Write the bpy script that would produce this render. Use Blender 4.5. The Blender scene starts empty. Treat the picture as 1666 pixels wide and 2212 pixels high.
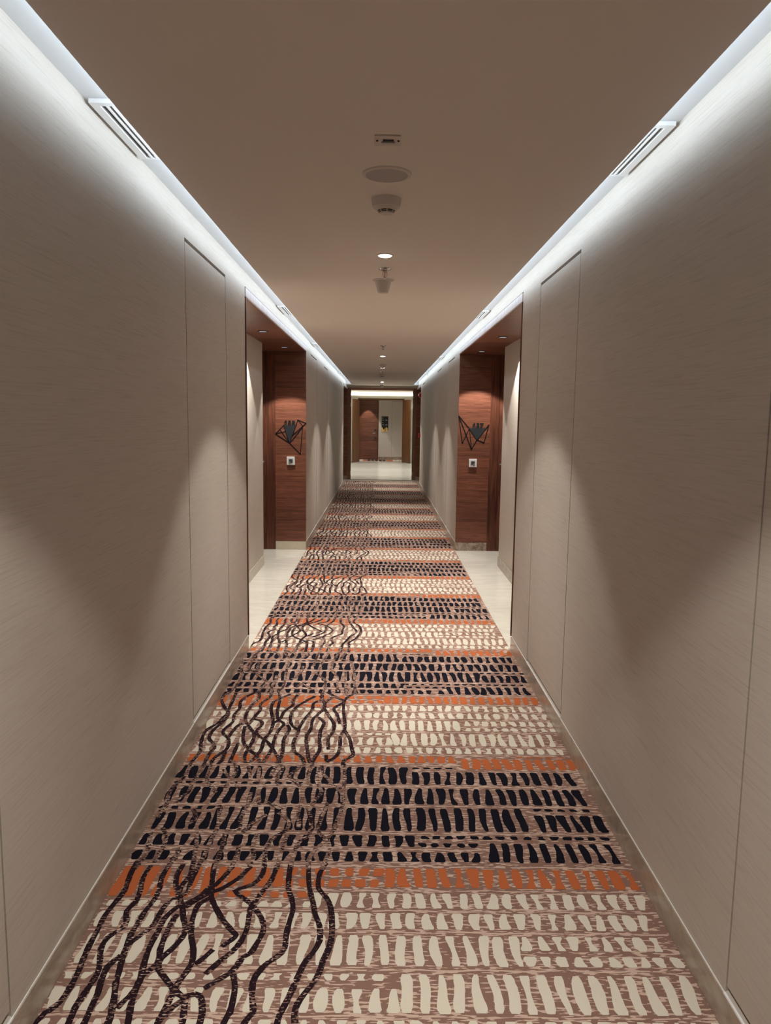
import bpy, bmesh, math, random
from mathutils import Vector, Matrix
random.seed(7)
SC = bpy.context.scene
COL = SC.collection

# ------------------------------------------------------------------ camera
cd = bpy.data.cameras.new('camera')
cam = bpy.data.objects.new('camera', cd)
COL.objects.link(cam)
right = Vector((0.999896, -0.005398, 0.013368))
down = Vector((0.012603, -0.122854, -0.992345))
fwd = Vector((0.006999, 0.99241, -0.122773))
m = Matrix((right, -down, -fwd)).transposed().to_4x4()
m.translation = Vector((0, 0, 1.5))
cam.matrix_world = m
cd.sensor_fit = 'HORIZONTAL'
cd.sensor_width = 36.0
cd.lens = 36.0 * 1617.35 / 1666.0
cd.clip_start = 0.05
SC.camera = cam

# ------------------------------------------------------------------ world, exposure, light levels
w = bpy.data.worlds.new('world')
SC.world = w
w.use_nodes = True
w.node_tree.nodes['Background'].inputs[0].default_value = (0, 0, 0, 1)
SC.view_settings.view_transform = 'Standard'
SC.view_settings.look = 'None'
SC.view_settings.exposure = 0.0
SC.view_settings.gamma = 1.0
SC.view_settings.use_curve_mapping = False

HALL_W = 60.0        # corridor downlights, narrow beam
HALL_CORE_W = 82.0   # the bright centre of the same beam
HALL_FILL_W = 2.0  # wide fill added inside the same lamps to lift the dark areas
ALCOVE_W = 92.0      # door alcove downlights
CROSS_W = 105.0       # cross corridor downlights
LOBBY_W = 125.0       # unseen lamps added to brighten the lobby
LED_E = 16.5         # corridor cove strips
LOBBY_LED_E = 45.0
WARM = (1.0, 0.955, 0.875)
WARM2 = (1.0, 0.965, 0.89)
COOL = (0.74, 0.885, 1.0)

# ------------------------------------------------------------------ key dimensions (metres, corridor runs along +y)
XL, XR = -0.847, 0.871       # wall faces
ZC, ZR = 2.32, 2.391         # dropped ceiling, recess ceiling
CL, CR = -0.721, 0.751       # edges of the dropped ceiling
YB = -3.0                    # corridor end behind the camera
YE = 16.95                   # end of the corridor walls
YF = 18.75                   # fire door frame
AL = dict(y0=4.75, y1=8.55, xb=-1.20, yd=7.63, xd=-1.365)
AR = dict(y0=4.80, y1=8.61, xb=1.24, yd=7.70, xd=1.395)
ZS = 2.24                    # alcove soffit

# ------------------------------------------------------------------ node helpers
def mat(name):
    mt = bpy.data.materials.new(name)
    mt.use_nodes = True
    nt = mt.node_tree
    return mt, nt, nt.nodes['Principled BSDF']

def nd(nt, typ, **kw):
    n = nt.nodes.new(typ)
    for k, v in kw.items():
        setattr(n, k, v)
    return n

def simple(name, col, rough=0.5, metal=0.0, spec=0.5, emit=None, es=0.0):
    mt, nt, b = mat(name)
    b.inputs['Base Color'].default_value = (*col, 1)
    b.inputs['Roughness'].default_value = rough
    b.inputs['Metallic'].default_value = metal
    b.inputs['Specular IOR Level'].default_value = spec
    if emit:
        b.inputs['Emission Color'].default_value = (*emit, 1)
        b.inputs['Emission Strength'].default_value = es
    return mt

def pos(nt, scale, rot=None):
    g = nd(nt, 'ShaderNodeNewGeometry')
    mp = nd(nt, 'ShaderNodeMapping')
    mp.inputs['Scale'].default_value = scale
    if rot:
        mp.inputs['Rotation'].default_value = rot
    nt.links.new(g.outputs['Position'], mp.inputs['Vector'])
    return mp.outputs['Vector']

def noise(nt, vec, scale=1.0, detail=2.0, rough=0.5, dist=0.0):
    n = nd(nt, 'ShaderNodeTexNoise')
    n.inputs['Scale'].default_value = scale
    n.inputs['Detail'].default_value = detail
    n.inputs['Roughness'].default_value = rough
    n.inputs['Distortion'].default_value = dist
    nt.links.new(vec, n.inputs['Vector'])
    return n.outputs['Fac']

def ramp(nt, fac, stops):
    r = nd(nt, 'ShaderNodeValToRGB')
    el = r.color_ramp.elements
    while len(el) < len(stops):
        el.new(0.5)
    for e, (p, c) in zip(el, stops):
        e.position = p
        e.color = (*c, 1) if len(c) == 3 else c
    nt.links.new(fac, r.inputs['Fac'])
    return r.outputs['Color']

def mix(nt, fac, a, b, mode='MIX'):
    n = nd(nt, 'ShaderNodeMix', data_type='RGBA', blend_type=mode)
    if isinstance(fac, (int, float)):
        n.inputs[0].default_value = fac
    else:
        nt.links.new(fac, n.inputs[0])
    for s, i in ((a, 6), (b, 7)):
        if isinstance(s, tuple):
            n.inputs[i].default_value = (*s, 1)
        else:
            nt.links.new(s, n.inputs[i])
    return n.outputs[2]

def bump(nt, b, h, strength=0.1, dist=0.002):
    n = nd(nt, 'ShaderNodeBump')
    n.inputs['Strength'].default_value = strength
    n.inputs['Distance'].default_value = dist
    nt.links.new(h, n.inputs['Height'])
    nt.links.new(n.outputs['Normal'], b.inputs['Normal'])

G3 = lambda v: (v, v, v)

def wall_mat():
    mt, nt, b = mat('grasscloth_wallcovering')
    s1 = noise(nt, pos(nt, (5, 5, 260)), 1, 3, 0.6)
    s2 = noise(nt, pos(nt, (14, 14, 420)), 1, 1, 0.5)
    s3 = noise(nt, pos(nt, (1.2, 1.2, 9)), 1, 2, 0.5)
    c = ramp(nt, s1, [(0.30, (0.495, 0.435, 0.378)), (0.46, (0.57, 0.51, 0.45)), (0.75, (0.60, 0.542, 0.482))])
    c = mix(nt, ramp(nt, s2, [(0.62, G3(0)), (0.72, G3(0.28))]), c, (0.42, 0.36, 0.30))
    c = mix(nt, ramp(nt, s3, [(0.3, G3(0)), (0.8, G3(0.18))]), c, (0.48, 0.42, 0.365))
    nt.links.new(c, b.inputs['Base Color'])
    b.inputs['Roughness'].default_value = 0.62
    b.inputs['Specular IOR Level'].default_value = 0.25
    bump(nt, b, s1, 0.12, 0.001)
    return mt

def wood_mat(name, dark, light, vertical=False, along='x'):
    mt, nt, b = mat(name)
    if vertical:
        v = pos(nt, (26, 26, 1.6))
        n1 = noise(nt, v, 1, 3, 0.55, 1.2)
        n2 = noise(nt, pos(nt, (160, 160, 4)), 1, 2, 0.5)
    else:
        sc = (2.2, 2.2, 42) if along == 'x' else ((14, 2.0, 14) if along == 'y' else (2, 30, 30))
        n1 = noise(nt, pos(nt, sc), 1, 4, 0.6, 0.5)
        n2 = noise(nt, pos(nt, tuple(k * 5 for k in sc)), 1, 2, 0.5)
    mid = tuple((a + c) / 2 for a, c in zip(dark, light))
    c = ramp(nt, n1, [(0.28, dark), (0.5, mid), (0.72, light)])
    c = mix(nt, ramp(nt, n2, [(0.38, G3(0.55)), (0.55, G3(0))]), c, dark)
    g = nd(nt, 'ShaderNodeNewGeometry')
    isl = ramp(nt, g.outputs['Random Per Island'], [(0, G3(0.72)), (1, G3(1.08))])
    c = mix(nt, 1.0, c, isl, 'MULTIPLY')
    nt.links.new(c, b.inputs['Base Color'])
    b.inputs['Roughness'].default_value = 0.42
    b.inputs['Specular IOR Level'].default_value = 0.4
    bump(nt, b, n2, 0.15, 0.001)
    return mt

def stone_mat(name, base, vein, sc=(3, 3, 3), rough=0.14, amount=0.6, spec=0.5):
    mt, nt, b = mat(name)
    n1 = noise(nt, pos(nt, sc), 1.6, 6, 0.62, 1.6)
    n2 = noise(nt, pos(nt, tuple(k * 6 for k in sc)), 1, 4, 0.6, 0.6)
    c = mix(nt, ramp(nt, n1, [(0.40, G3(0)), (0.62, G3(amount))]), base, vein)
    c = mix(nt, ramp(nt, n2, [(0.5, G3(0)), (0.75, G3(amount * 0.5))]), c, vein)
    nt.links.new(c, b.inputs['Base Color'])
    b.inputs['Roughness'].default_value = rough
    b.inputs['Specular IOR Level'].default_value = spec
    return mt

def carpet_mats():
    """base weave, and the yarn colours laid into it"""
    BASE = (0.26, 0.150, 0.118)
    TICK = (0.60, 0.435, 0.355)
    def weave(nt):
        n = noise(nt, pos(nt, (26, 128, 1)), 1, 1.2, 0.5)
        k = noise(nt, pos(nt, (5, 9, 1)), 1, 2, 0.5)
        a = nd(nt, 'ShaderNodeMath', operation='MULTIPLY_ADD')
        nt.links.new(k, a.inputs[0]); a.inputs[1].default_value = 0.35
        nt.links.new(n, a.inputs[2])
        return ramp(nt, a.outputs[0], [(0.725, BASE), (0.745, TICK)])
    out = []
    def fin(mt, nt, b, c):
        nt.links.new(c, b.inputs['Base Color'])
        b.inputs['Roughness'].default_value = 0.95
        b.inputs['Specular IOR Level'].default_value = 0.1
        bump(nt, b, noise(nt, pos(nt, (420, 420, 420)), 1, 2, 0.6), 0.35, 0.002)
        out.append(mt)
    mt, nt, b = mat('carpet_weave'); fin(mt, nt, b, weave(nt))
    for nm, col in (('cream', (0.72, 0.66, 0.55)), ('rust', (0.50, 0.135, 0.048)), ('navy', (0.0075, 0.0075, 0.014))):
        mt, nt, b = mat('carpet_' + nm)
        n = noise(nt, pos(nt, (300, 300, 1)), 1, 2, 0.5)
        fin(mt, nt, b, mix(nt, ramp(nt, n, [(0.3, G3(0)), (0.8, G3(0.25))]), col, tuple(k * 0.72 for k in col)))
    PUR = (0.022, 0.010, 0.014)
    for nm, lo in (('plum', 0.655), ('plum_broken', 0.52)):
        mt, nt, b = mat('carpet_' + nm)
        n = noise(nt, pos(nt, (75, 190, 1)), 1, 1, 0.5)
        k = noise(nt, pos(nt, (7, 11, 1)), 1, 1, 0.5)
        a = nd(nt, 'ShaderNodeMath', operation='MULTIPLY_ADD')
        nt.links.new(k, a.inputs[0]); a.inputs[1].default_value = 0.5
        nt.links.new(n, a.inputs[2])
        f = ramp(nt, a.outputs[0], [(lo + 0.20, G3(0)), (lo + 0.23, G3(1))])
        fin(mt, nt, b, mix(nt, f, PUR, weave(nt)))
    mt, nt, b = mat('carpet_tick')
    n = noise(nt, pos(nt, (22, 90, 1)), 1, 2, 0.5)
    fin(mt, nt, b, ramp(nt, n, [(0.40, BASE), (0.44, TICK)]))
    return out

M = dict(
    wall=wall_mat(),
    wood=wood_mat('walnut_panel_wood', (0.10, 0.031, 0.017), (0.27, 0.102, 0.058)),
    woody=wood_mat('walnut_soffit_wood', (0.12, 0.042, 0.024), (0.215, 0.088, 0.052), along='z'),
    woodv=wood_mat('walnut_casing_wood', (0.050, 0.014, 0.008), (0.205, 0.070, 0.036), True),
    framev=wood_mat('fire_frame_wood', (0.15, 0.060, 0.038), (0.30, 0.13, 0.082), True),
    frameh=wood_mat('fire_frame_head_lit_wood', (0.26, 0.125, 0.082), (0.48, 0.24, 0.16)),  # same frame wood, lightened to paint in light on the head
    teak=wood_mat('brown_door_wood', (0.085, 0.030, 0.008), (0.14, 0.056, 0.018), True),
    edge=wood_mat('led_lit_edge_wood', (0.50, 0.42, 0.42), (0.72, 0.64, 0.64), True),  # walnut edge paled: the cove LED glare is put into its colour
    marble=stone_mat('cream_marble', (0.80, 0.765, 0.68), (0.60, 0.555, 0.475), (1.2, 4, 3), 0.10, 0.38),
    skirt=stone_mat('taupe_marble', (0.45, 0.375, 0.30), (0.31, 0.245, 0.19), (5, 5, 9), 0.22, 0.6),
    skirtc=stone_mat('cream_skirting_marble', (0.56, 0.50, 0.39), (0.47, 0.40, 0.30), (4, 4, 9), 0.2, 0.4),
    skirtv=stone_mat('veined_skirting_marble', (0.40, 0.31, 0.24), (0.16, 0.11, 0.08), (9, 9, 14), 0.2, 0.9),
    paint=simple('ceiling_paint', (0.78, 0.712, 0.64), 0.8, spec=0.1),
    recess=simple('recess_paint', (0.72, 0.73, 0.74), 0.7, spec=0.1),
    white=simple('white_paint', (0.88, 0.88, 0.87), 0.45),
    lobbyp=simple('lobby_wall_paint', (0.78, 0.745, 0.65), 0.6),
    device=simple('device_plastic', (0.60, 0.54, 0.475), 0.5),
    grille=simple('speaker_mesh', (0.42, 0.385, 0.365), 0.7),
    black=simple('black_slot', (0.012, 0.012, 0.014), 0.6),
    slot=simple('vent_slot_dark', (0.02, 0.026, 0.034), 0.5),
    gap=simple('shadow_gap_brown', (0.055, 0.038, 0.026), 0.8),
    chrome=simple('chrome', (0.50, 0.49, 0.47), 0.12, 1.0),
    steel=simple('satin_steel', (0.66, 0.67, 0.69), 0.22, 1.0),
    sign=simple('sign_black_metal', (0.006, 0.006, 0.007), 0.6, 0.0, 0.12),
    signp=simple('sign_charcoal_plate', (0.020, 0.023, 0.027), 0.55, 0.0, 0.25),
    digitface=simple('digit_bronze', (0.022, 0.019, 0.018), 0.5),
    plate=simple('silver_plate', (0.72, 0.73, 0.73), 0.3),
    platei=simple('silver_plate_inner', (0.55, 0.57, 0.58), 0.35),
    screen=simple('dark_screen', (0.045, 0.045, 0.047), 0.15),
    button=simple('bronze_button', (0.16, 0.13, 0.11), 0.3),
    red=simple('alarm_red', (0.42, 0.012, 0.016), 0.35),
    bulbred=simple('glass_bulb_red', (0.25, 0.012, 0.01), 0.2),
    lens=simple('strobe_lens', (0.85, 0.80, 0.74), 0.2),
    gold=simple('gold_leaf', (0.72, 0.46, 0.13), 0.4, 0.0),
    goldd=simple('gold_leaf_dark', (0.42, 0.25, 0.06), 0.4, 0.0),
    goldl=simple('gold_leaf_light', (0.88, 0.64, 0.27), 0.4, 0.0),
    print=simple('white_print', (0.62, 0.58, 0.55), 0.6),
    led=simple('led_strip_glow', (0, 0, 0), 0.5, emit=COOL, es=LED_E),
    ledl=simple('lobby_led_glow', (0, 0, 0), 0.5, emit=(1.0, 0.98, 0.92), es=LOBBY_LED_E),
    lamp=simple('downlight_glow', (0.1, 0.1, 0.1), 0.5, emit=(1.0, 0.97, 0.95), es=12.0),
    lampdim=simple('recessed_lamp_glow', (0.05, 0.05, 0.05), 0.4, emit=(0.75, 0.85, 1.0), es=0.55),
)
CARPET = carpet_mats()

# ------------------------------------------------------------------ mesh builder
class MB:
    def __init__(self):
        self.v, self.f, self.mi, self.sm = [], [], [], []
    def poly(self, pts, mi=0, smooth=False):
        n = len(self.v)
        self.v += [tuple(p) for p in pts]
        self.f.append(tuple(range(n, n + len(pts))))
        self.mi.append(mi); self.sm.append(smooth)
        return self
    def mesh(self, vs, fs, mi=0, smooth=False):
        n = len(self.v)
        self.v += [tuple(p) for p in vs]
        for q in fs:
            self.f.append(tuple(n + i for i in q)); self.mi.append(mi); self.sm.append(smooth)
        return self
    def box(self, x0, x1, y0, y1, z0, z1, mi=0):
        x0, x1 = sorted((x0, x1)); y0, y1 = sorted((y0, y1)); z0, z1 = sorted((z0, z1))
        vs = [(x, y, z) for z in (z0, z1) for y in (y0, y1) for x in (x0, x1)]
        return self.mesh(vs, [(0, 2, 3, 1), (4, 5, 7, 6), (0, 1, 5, 4), (2, 6, 7, 3), (0, 4, 6, 2), (1, 3, 7, 5)], mi)
    def prism(self, pts, d, mi=0):
        """pts: 3D polygon, extruded by vector d"""
        n = len(pts); d = Vector(d)
        vs = [Vector(p) for p in pts] + [Vector(p) + d for p in pts]
        fs = [tuple(range(n))[::-1], tuple(range(n, 2 * n))] + [(i, (i + 1) % n, n + (i + 1) % n, n + i) for i in range(n)]
        return self.mesh(vs, fs, mi)
    def lathe(self, c, prof, mi=0, seg=32, smooth=True, axis='z'):
        """prof: (radius, offset) from one end to the other; closed at both ends"""
        vs, fs = [], []
        for r, h in prof:
            for k in range(seg):
                a = 2 * math.pi * k / seg
                p = (r * math.cos(a), r * math.sin(a), h)
                if axis == 'x': p = (p[2], p[0], p[1])
                if axis == 'y': p = (p[0], p[2], p[1])
                vs.append((c[0] + p[0], c[1] + p[1], c[2] + p[2]))
        for i in range(len(prof) - 1):
            for k in range(seg):
                k2 = (k + 1) % seg
                fs.append((i * seg + k, i * seg + k2, (i + 1) * seg + k2, (i + 1) * seg + k))
        self.mesh(vs, fs, mi, smooth)
        self.mesh(vs[:seg], [tuple(range(seg))[::-1]], mi)
        self.mesh(vs[-seg:], [tuple(range(seg))], mi)
        return self
    def tube(self, a, b, r, mi=0, seg=12, r2=None):
        a, b = Vector(a), Vector(b); d = (b - a).normalized()
        u = d.orthogonal().normalized(); w_ = d.cross(u)
        vs = []
        for p, rr in ((a, r), (b, r if r2 is None else r2)):
            vs += [p + rr * (math.cos(2 * math.pi * k / seg) * u + math.sin(2 * math.pi * k / seg) * w_) for k in range(seg)]
        fs = [(k, (k + 1) % seg, seg + (k + 1) % seg, seg + k) for k in range(seg)]
        self.mesh(vs, fs, mi, True)
        self.mesh(vs[:seg], [tuple(range(seg))[::-1]], mi); self.mesh(vs[seg:], [tuple(range(seg))], mi)
        return self
    def build(self, name, mats, parent=None, origin=None, bevel=0.0):
        if not isinstance(mats, (list, tuple)):
            mats = [mats]
        if parent is not None:
            o0 = Vector(parent['base'])
        elif origin is not None:
            o0 = Vector(origin)
        else:
            xs, ys, zs = zip(*self.v)
            o0 = Vector(((min(xs) + max(xs)) / 2, (min(ys) + max(ys)) / 2, min(zs)))
        me = bpy.data.meshes.new(name)
        me.from_pydata([tuple(Vector(p) - o0) for p in self.v], [], self.f)
        for k in mats: me.materials.append(k)
        me.polygons.foreach_set('material_index', self.mi)
        me.polygons.foreach_set('use_smooth', self.sm)
        me.update()
        if any(self.sm):
            bm = bmesh.new(); bm.from_mesh(me); bmesh.ops.remove_doubles(bm, verts=bm.verts, dist=1e-6); bm.to_mesh(me); bm.free()
            me.set_sharp_from_angle(angle=math.radians(40))
        o = bpy.data.objects.new(name, me)
        COL.objects.link(o)
        if bevel:
            bv = o.modifiers.new('bevel', 'BEVEL'); bv.width = bevel; bv.segments = 2; bv.limit_method = 'ANGLE'
        if parent is not None:
            o.parent = parent
            rel = o0 - Vector(parent['base'])
            o.location = rel
        else:
            o.location = o0
        o['base'] = tuple(o0)
        return o

def tag(o, label=None, cat=None, group=None, kind=None):
    if label: o['label'] = label
    if cat: o['category'] = cat
    if group: o['group'] = group
    if kind: o['kind'] = kind
    return o

def empty(name, loc, label, cat, group=None):
    o = bpy.data.objects.new(name, None)
    o.empty_display_size = 0.05
    COL.objects.link(o)
    o.location = loc
    o['base'] = tuple(loc)
    return tag(o, label, cat, group)

def struct(name, mb, mats, **kw):
    return tag(mb.build(name, mats, **kw), kind='structure')

def copy_tree(o, parent=None):
    c = o.copy(); COL.objects.link(c)
    if parent is not None: c.parent = parent
    for ch in list(o.children): copy_tree(ch, c)
    return c

def repeat(proto, loc, label, group=None, rz=0.0):
    c = copy_tree(proto)
    c.location = loc; c.rotation_euler = (0, 0, rz)
    c['base'] = tuple(loc); c['label'] = label
    if group: c['group'] = group
    return c

def spot(parent, loc, watts, size, blend=0.25, col=WARM, radius=0.018):
    l = bpy.data.lights.new('downlight_beam', 'SPOT')
    l.energy = watts; l.color = col; l.spot_size = math.radians(size); l.spot_blend = blend; l.shadow_soft_size = radius
    o = bpy.data.objects.new('downlight_beam', l)
    COL.objects.link(o)
    o.parent = parent
    o.location = Vector(loc) - Vector(parent['base'])
    return o

def grid_boxes(mb, fixed, u, v, holes, fix_axis='x', mi=0):
    """slab between fixed[0..1] on one axis, spanning u (y or x) and v (z), leaving rectangular holes open"""
    us = sorted(set([u[0], u[1]] + [k for h in holes for k in h[:2] if u[0] < k < u[1]]))
    vs = sorted(set([v[0], v[1]] + [k for h in holes for k in h[2:] if v[0] < k < v[1]]))
    for j in range(len(vs) - 1):
        for i in range(len(us) - 1):
            cu, cv = (us[i] + us[i + 1]) / 2, (vs[j] + vs[j + 1]) / 2
            if any(h[0] < cu < h[1] and h[2] < cv < h[3] for h in holes):
                continue
            if fix_axis == 'x': mb.box(fixed[0], fixed[1], us[i], us[i + 1], vs[j], vs[j + 1], mi)
            else: mb.box(us[i], us[i + 1], fixed[0], fixed[1], vs[j], vs[j + 1], mi)

# ------------------------------------------------------------------ the setting: floor, ceilings, walls
fl = MB()
fl.box(-1.9, 1.9, YB - 0.1, 30.0, -0.10, -0.006)
struct('floor', fl, M['marble'])

ce = MB()
ce.box(CL, CR, YB, 18.86, ZC, ZC + 0.018)
struct('ceiling', ce, M['paint'])
rc = MB()
rc.box(-1.6, 1.6, YB - 0.1, 18.86, ZR, ZR + 0.08)
rc.box(XL - 0.005, CL, 18.05, 18.75, ZC + 0.004, ZR)
rc.box(CR, XR + 0.005, 18.05, 18.75, ZC + 0.004, ZR)
struct('ceiling_recess', rc, M['recess'])

# access panels cut into the walls: (y0, y1); the nearest pair runs out of the photograph
PAN_L = [(0.76, 1.607), (3.325, 4.175), (9.10, 9.95), (11.17, 11.97), (15.45, 16.16)]
PAN_R = [(0.85, 1.704), (3.433, 4.28), (9.20, 10.03), (11.23, 12.02), (15.45, 16.245)]
PZ0, PZ1 = 0.095, 2.262
T = 0.10
def corridor_wall(side, A, pans):
    s = -1 if side == 'left' else 1
    x = XL if s < 0 else XR
    xf = x + s * 0.006
    mb = MB()
    holes = [(a, b, PZ0, PZ1) for a, b in pans]
    for (y0, y1) in ((YB, A['y0']), (A['y1'], YE)):
        grid_boxes(mb, (xf, xf + s * T), (y0, y1), (0, ZR), [h for h in holes if y0 < h[0] < y1])
    mb.box(xf, xf + s * T, A['y0'], A['y1'], 2.302, ZR)           # over the alcove
    mb.box(xf, xf + s * T, YE, YF, 2.302, ZR)                     # over the far pocket
    mb.box(A['xb'], A['xb'] + s * 0.10, A['y0'], A['yd'], 0, ZS)    # alcove back wall up to the door
    mb.box(xf + s * T, A['xb'] + s * 0.10, A['y0'] - 0.08, A['y0'] - 0.0005, 0, ZS)
    for a, b in pans:                                             # closed behind each access panel
        mb.box(xf + s * (T - 0.01), xf + s * (T + 0.03), a - 0.02, b + 0.02, 0.05, 2.30)
    mb.box(s * 1.21, s * 1.31, YE - 0.08, YF + 0.1, 0, 2.30)         # far pocket
    mb.box(xf + s * T, s * 1.21, YE - 0.08, YE - 0.0005, 0, 2.30)
    struct('wall_' + side, mb, M['wall'])
    # skirting; light caught on its top edge is painted as white strips
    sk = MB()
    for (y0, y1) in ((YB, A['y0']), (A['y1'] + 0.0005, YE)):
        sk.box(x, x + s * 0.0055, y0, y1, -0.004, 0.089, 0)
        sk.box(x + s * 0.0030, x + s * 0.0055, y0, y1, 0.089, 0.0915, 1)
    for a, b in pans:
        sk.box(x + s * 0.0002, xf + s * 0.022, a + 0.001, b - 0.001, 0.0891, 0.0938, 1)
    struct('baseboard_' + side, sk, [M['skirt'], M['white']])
    sk = MB()
    sk.box(A['xb'] - s * 0.008, A['xb'] - s * 0.0005, A['y0'] + 0.001, A['yd'], -0.005, 0.095)
    struct('baseboard_alcove_' + side, sk, M['skirtc'] if s < 0 else M['skirt'])
corridor_wall('left', AL, PAN_L)
corridor_wall('right', AR, PAN_R)
bw = MB(); bw.box(-1.0, 1.0, YB - 0.1, YB, 0, ZR)
struct('wall_back', bw, M['wall'])

# ------------------------------------------------------------------ carpet
LINES_PERIOD = 3.156
ROW_P = 1.578
CX0, CX1, CY0, CY1 = XL + 0.0005, XR - 0.0005, YB, 18.26
def blob(cx, y0, y1, w, lean, style):
    """outline of one woven dash; y0 is the near end"""
    L = y1 - y0
    n = 9 if L > 0.05 else 6
    lft, rgt = [], []
    ph = random.uniform(-0.3, 0.3)
    wv = random.choice((0.0008, 0.002, 0.0036, -0.0036)) * min(1.0, L / 0.09)
    for i in range(n + 1):
        t = i / n
        k = 1.0
        if style == 1: k = 1.28 - 0.75 * t                          # fat near end
        elif style == 2: k = 0.62 + 0.62 * t
        elif style == 3: k = 1.15 - 0.65 * math.sin(math.pi * (t + ph * 0.3))   # waisted
        elif style == 4: k = 0.75 + 0.4 * math.sin(math.pi * t)
        e = abs(2 * t - 1)
        cap = min(0.34 * w / L, 0.5)
        ed = min(t, 1 - t) / cap if cap > 0 else 1
        if ed < 1: k *= 0.68 + 0.32 * math.sqrt(max(0, 1 - (1 - ed) ** 2))
        hw = 0.5 * w * k * random.uniform(0.93, 1.07)
        mx = cx + lean * (t - 0.5) + wv * math.sin(5 * t + 9 * ph)
        y = y0 + L * t
        lft.append((mx - hw, y)); rgt.append((mx + hw, y))
    return rgt + lft[::-1]

def dash_row(mb, y0, y1, xa, xb, mi, z, style=None, w0=0.026, step=0.0462, seedx=0.0, swap=False):
    x = xa + step * (0.3 + seedx)
    while x < xb - 0.010:
        dy = random.uniform(-0.10, 0.10) * (y1 - y0) * 0.4
        st = random.choice((0, 0, 1, 1, 2, 2, 3, 4)) if style is None else style
        wd = w0 * random.uniform(0.84, 1.18)
        pts = blob(x, y0 + dy * 0.5 + 0.004, y1 + dy * 0.5 - 0.004, wd, random.uniform(-0.007, 0.007), st)
        lo, hi = CX0 + 0.0005, CX1 - 0.0005
        if swap:
            pts = [(p[1], p[0]) for p in pts][::-1]
        else:
            pts = [(min(max(p[0], lo), hi), p[1]) for p in pts]
        mb.poly([(p[0], p[1], z) for p in pts], mi)
        x += step * random.uniform(0.90, 1.10)

def tick_line(mb, y, xa, xb, z):
    x = xa
    pts_t, pts_b = [], []
    n = 70
    for i in range(n + 1):
        xx = xa + (xb - xa) * i / n
        yy = y + 0.0025 * math.sin(i * 0.7 + y * 50)
        h = 0.0022 + 0.0016 * random.random()
        pts_t.append((xx, yy + h, z)); pts_b.append((xx, yy - h, z))
    for i in range(n):
        mb.poly([pts_b[i], pts_b[i + 1], pts_t[i + 1], pts_t[i]], 6)

def spline(pts):
    out = []
    for i in range(len(pts) - 1):
        p0 = Vector(pts[max(i - 1, 0)]); p1 = Vector(pts[i]); p2 = Vector(pts[i + 1]); p3 = Vector(pts[min(i + 2, len(pts) - 1)])
        n = max(2, int((p2 - p1).length / 0.018))
        for k in range(n):
            t = k / n
            out.append(0.5 * ((2 * p1) + (p2 - p0) * t + (2 * p0 - 5 * p1 + 4 * p2 - p3) * t * t + (3 * p1 - p0 - 3 * p2 + p3) * t ** 3))
    out.append(Vector(pts[-1]))
    return out

def ribbon(mb, pts, w, z, mi):
    s = spline(pts)
    prev = None
    for i, p in enumerate(s):
        d = (s[min(i + 1, len(s) - 1)] - s[max(i - 1, 0)])
        if d.length < 1e-6: continue
        d.normalize(); n = Vector((-d.y, d.x))
        # yarn keeps its width across the weave more than along it
        hw = 0.5 * w * random.uniform(0.86, 1.12)
        a, b = p + n * hw, p - n * hw
        a.x = min(max(a.x, CX0 + 0.001), CX1); b.x = min(max(b.x, CX0 + 0.001), CX1)
        if prev is not None and (a - prev[0]).length > 1e-6:
            mb.poly([(prev[1].x, prev[1].y, z), (b.x, b.y, z), (a.x, a.y, z), (prev[0].x, prev[0].y, z)], mi)
        prev = (a, b)

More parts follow.
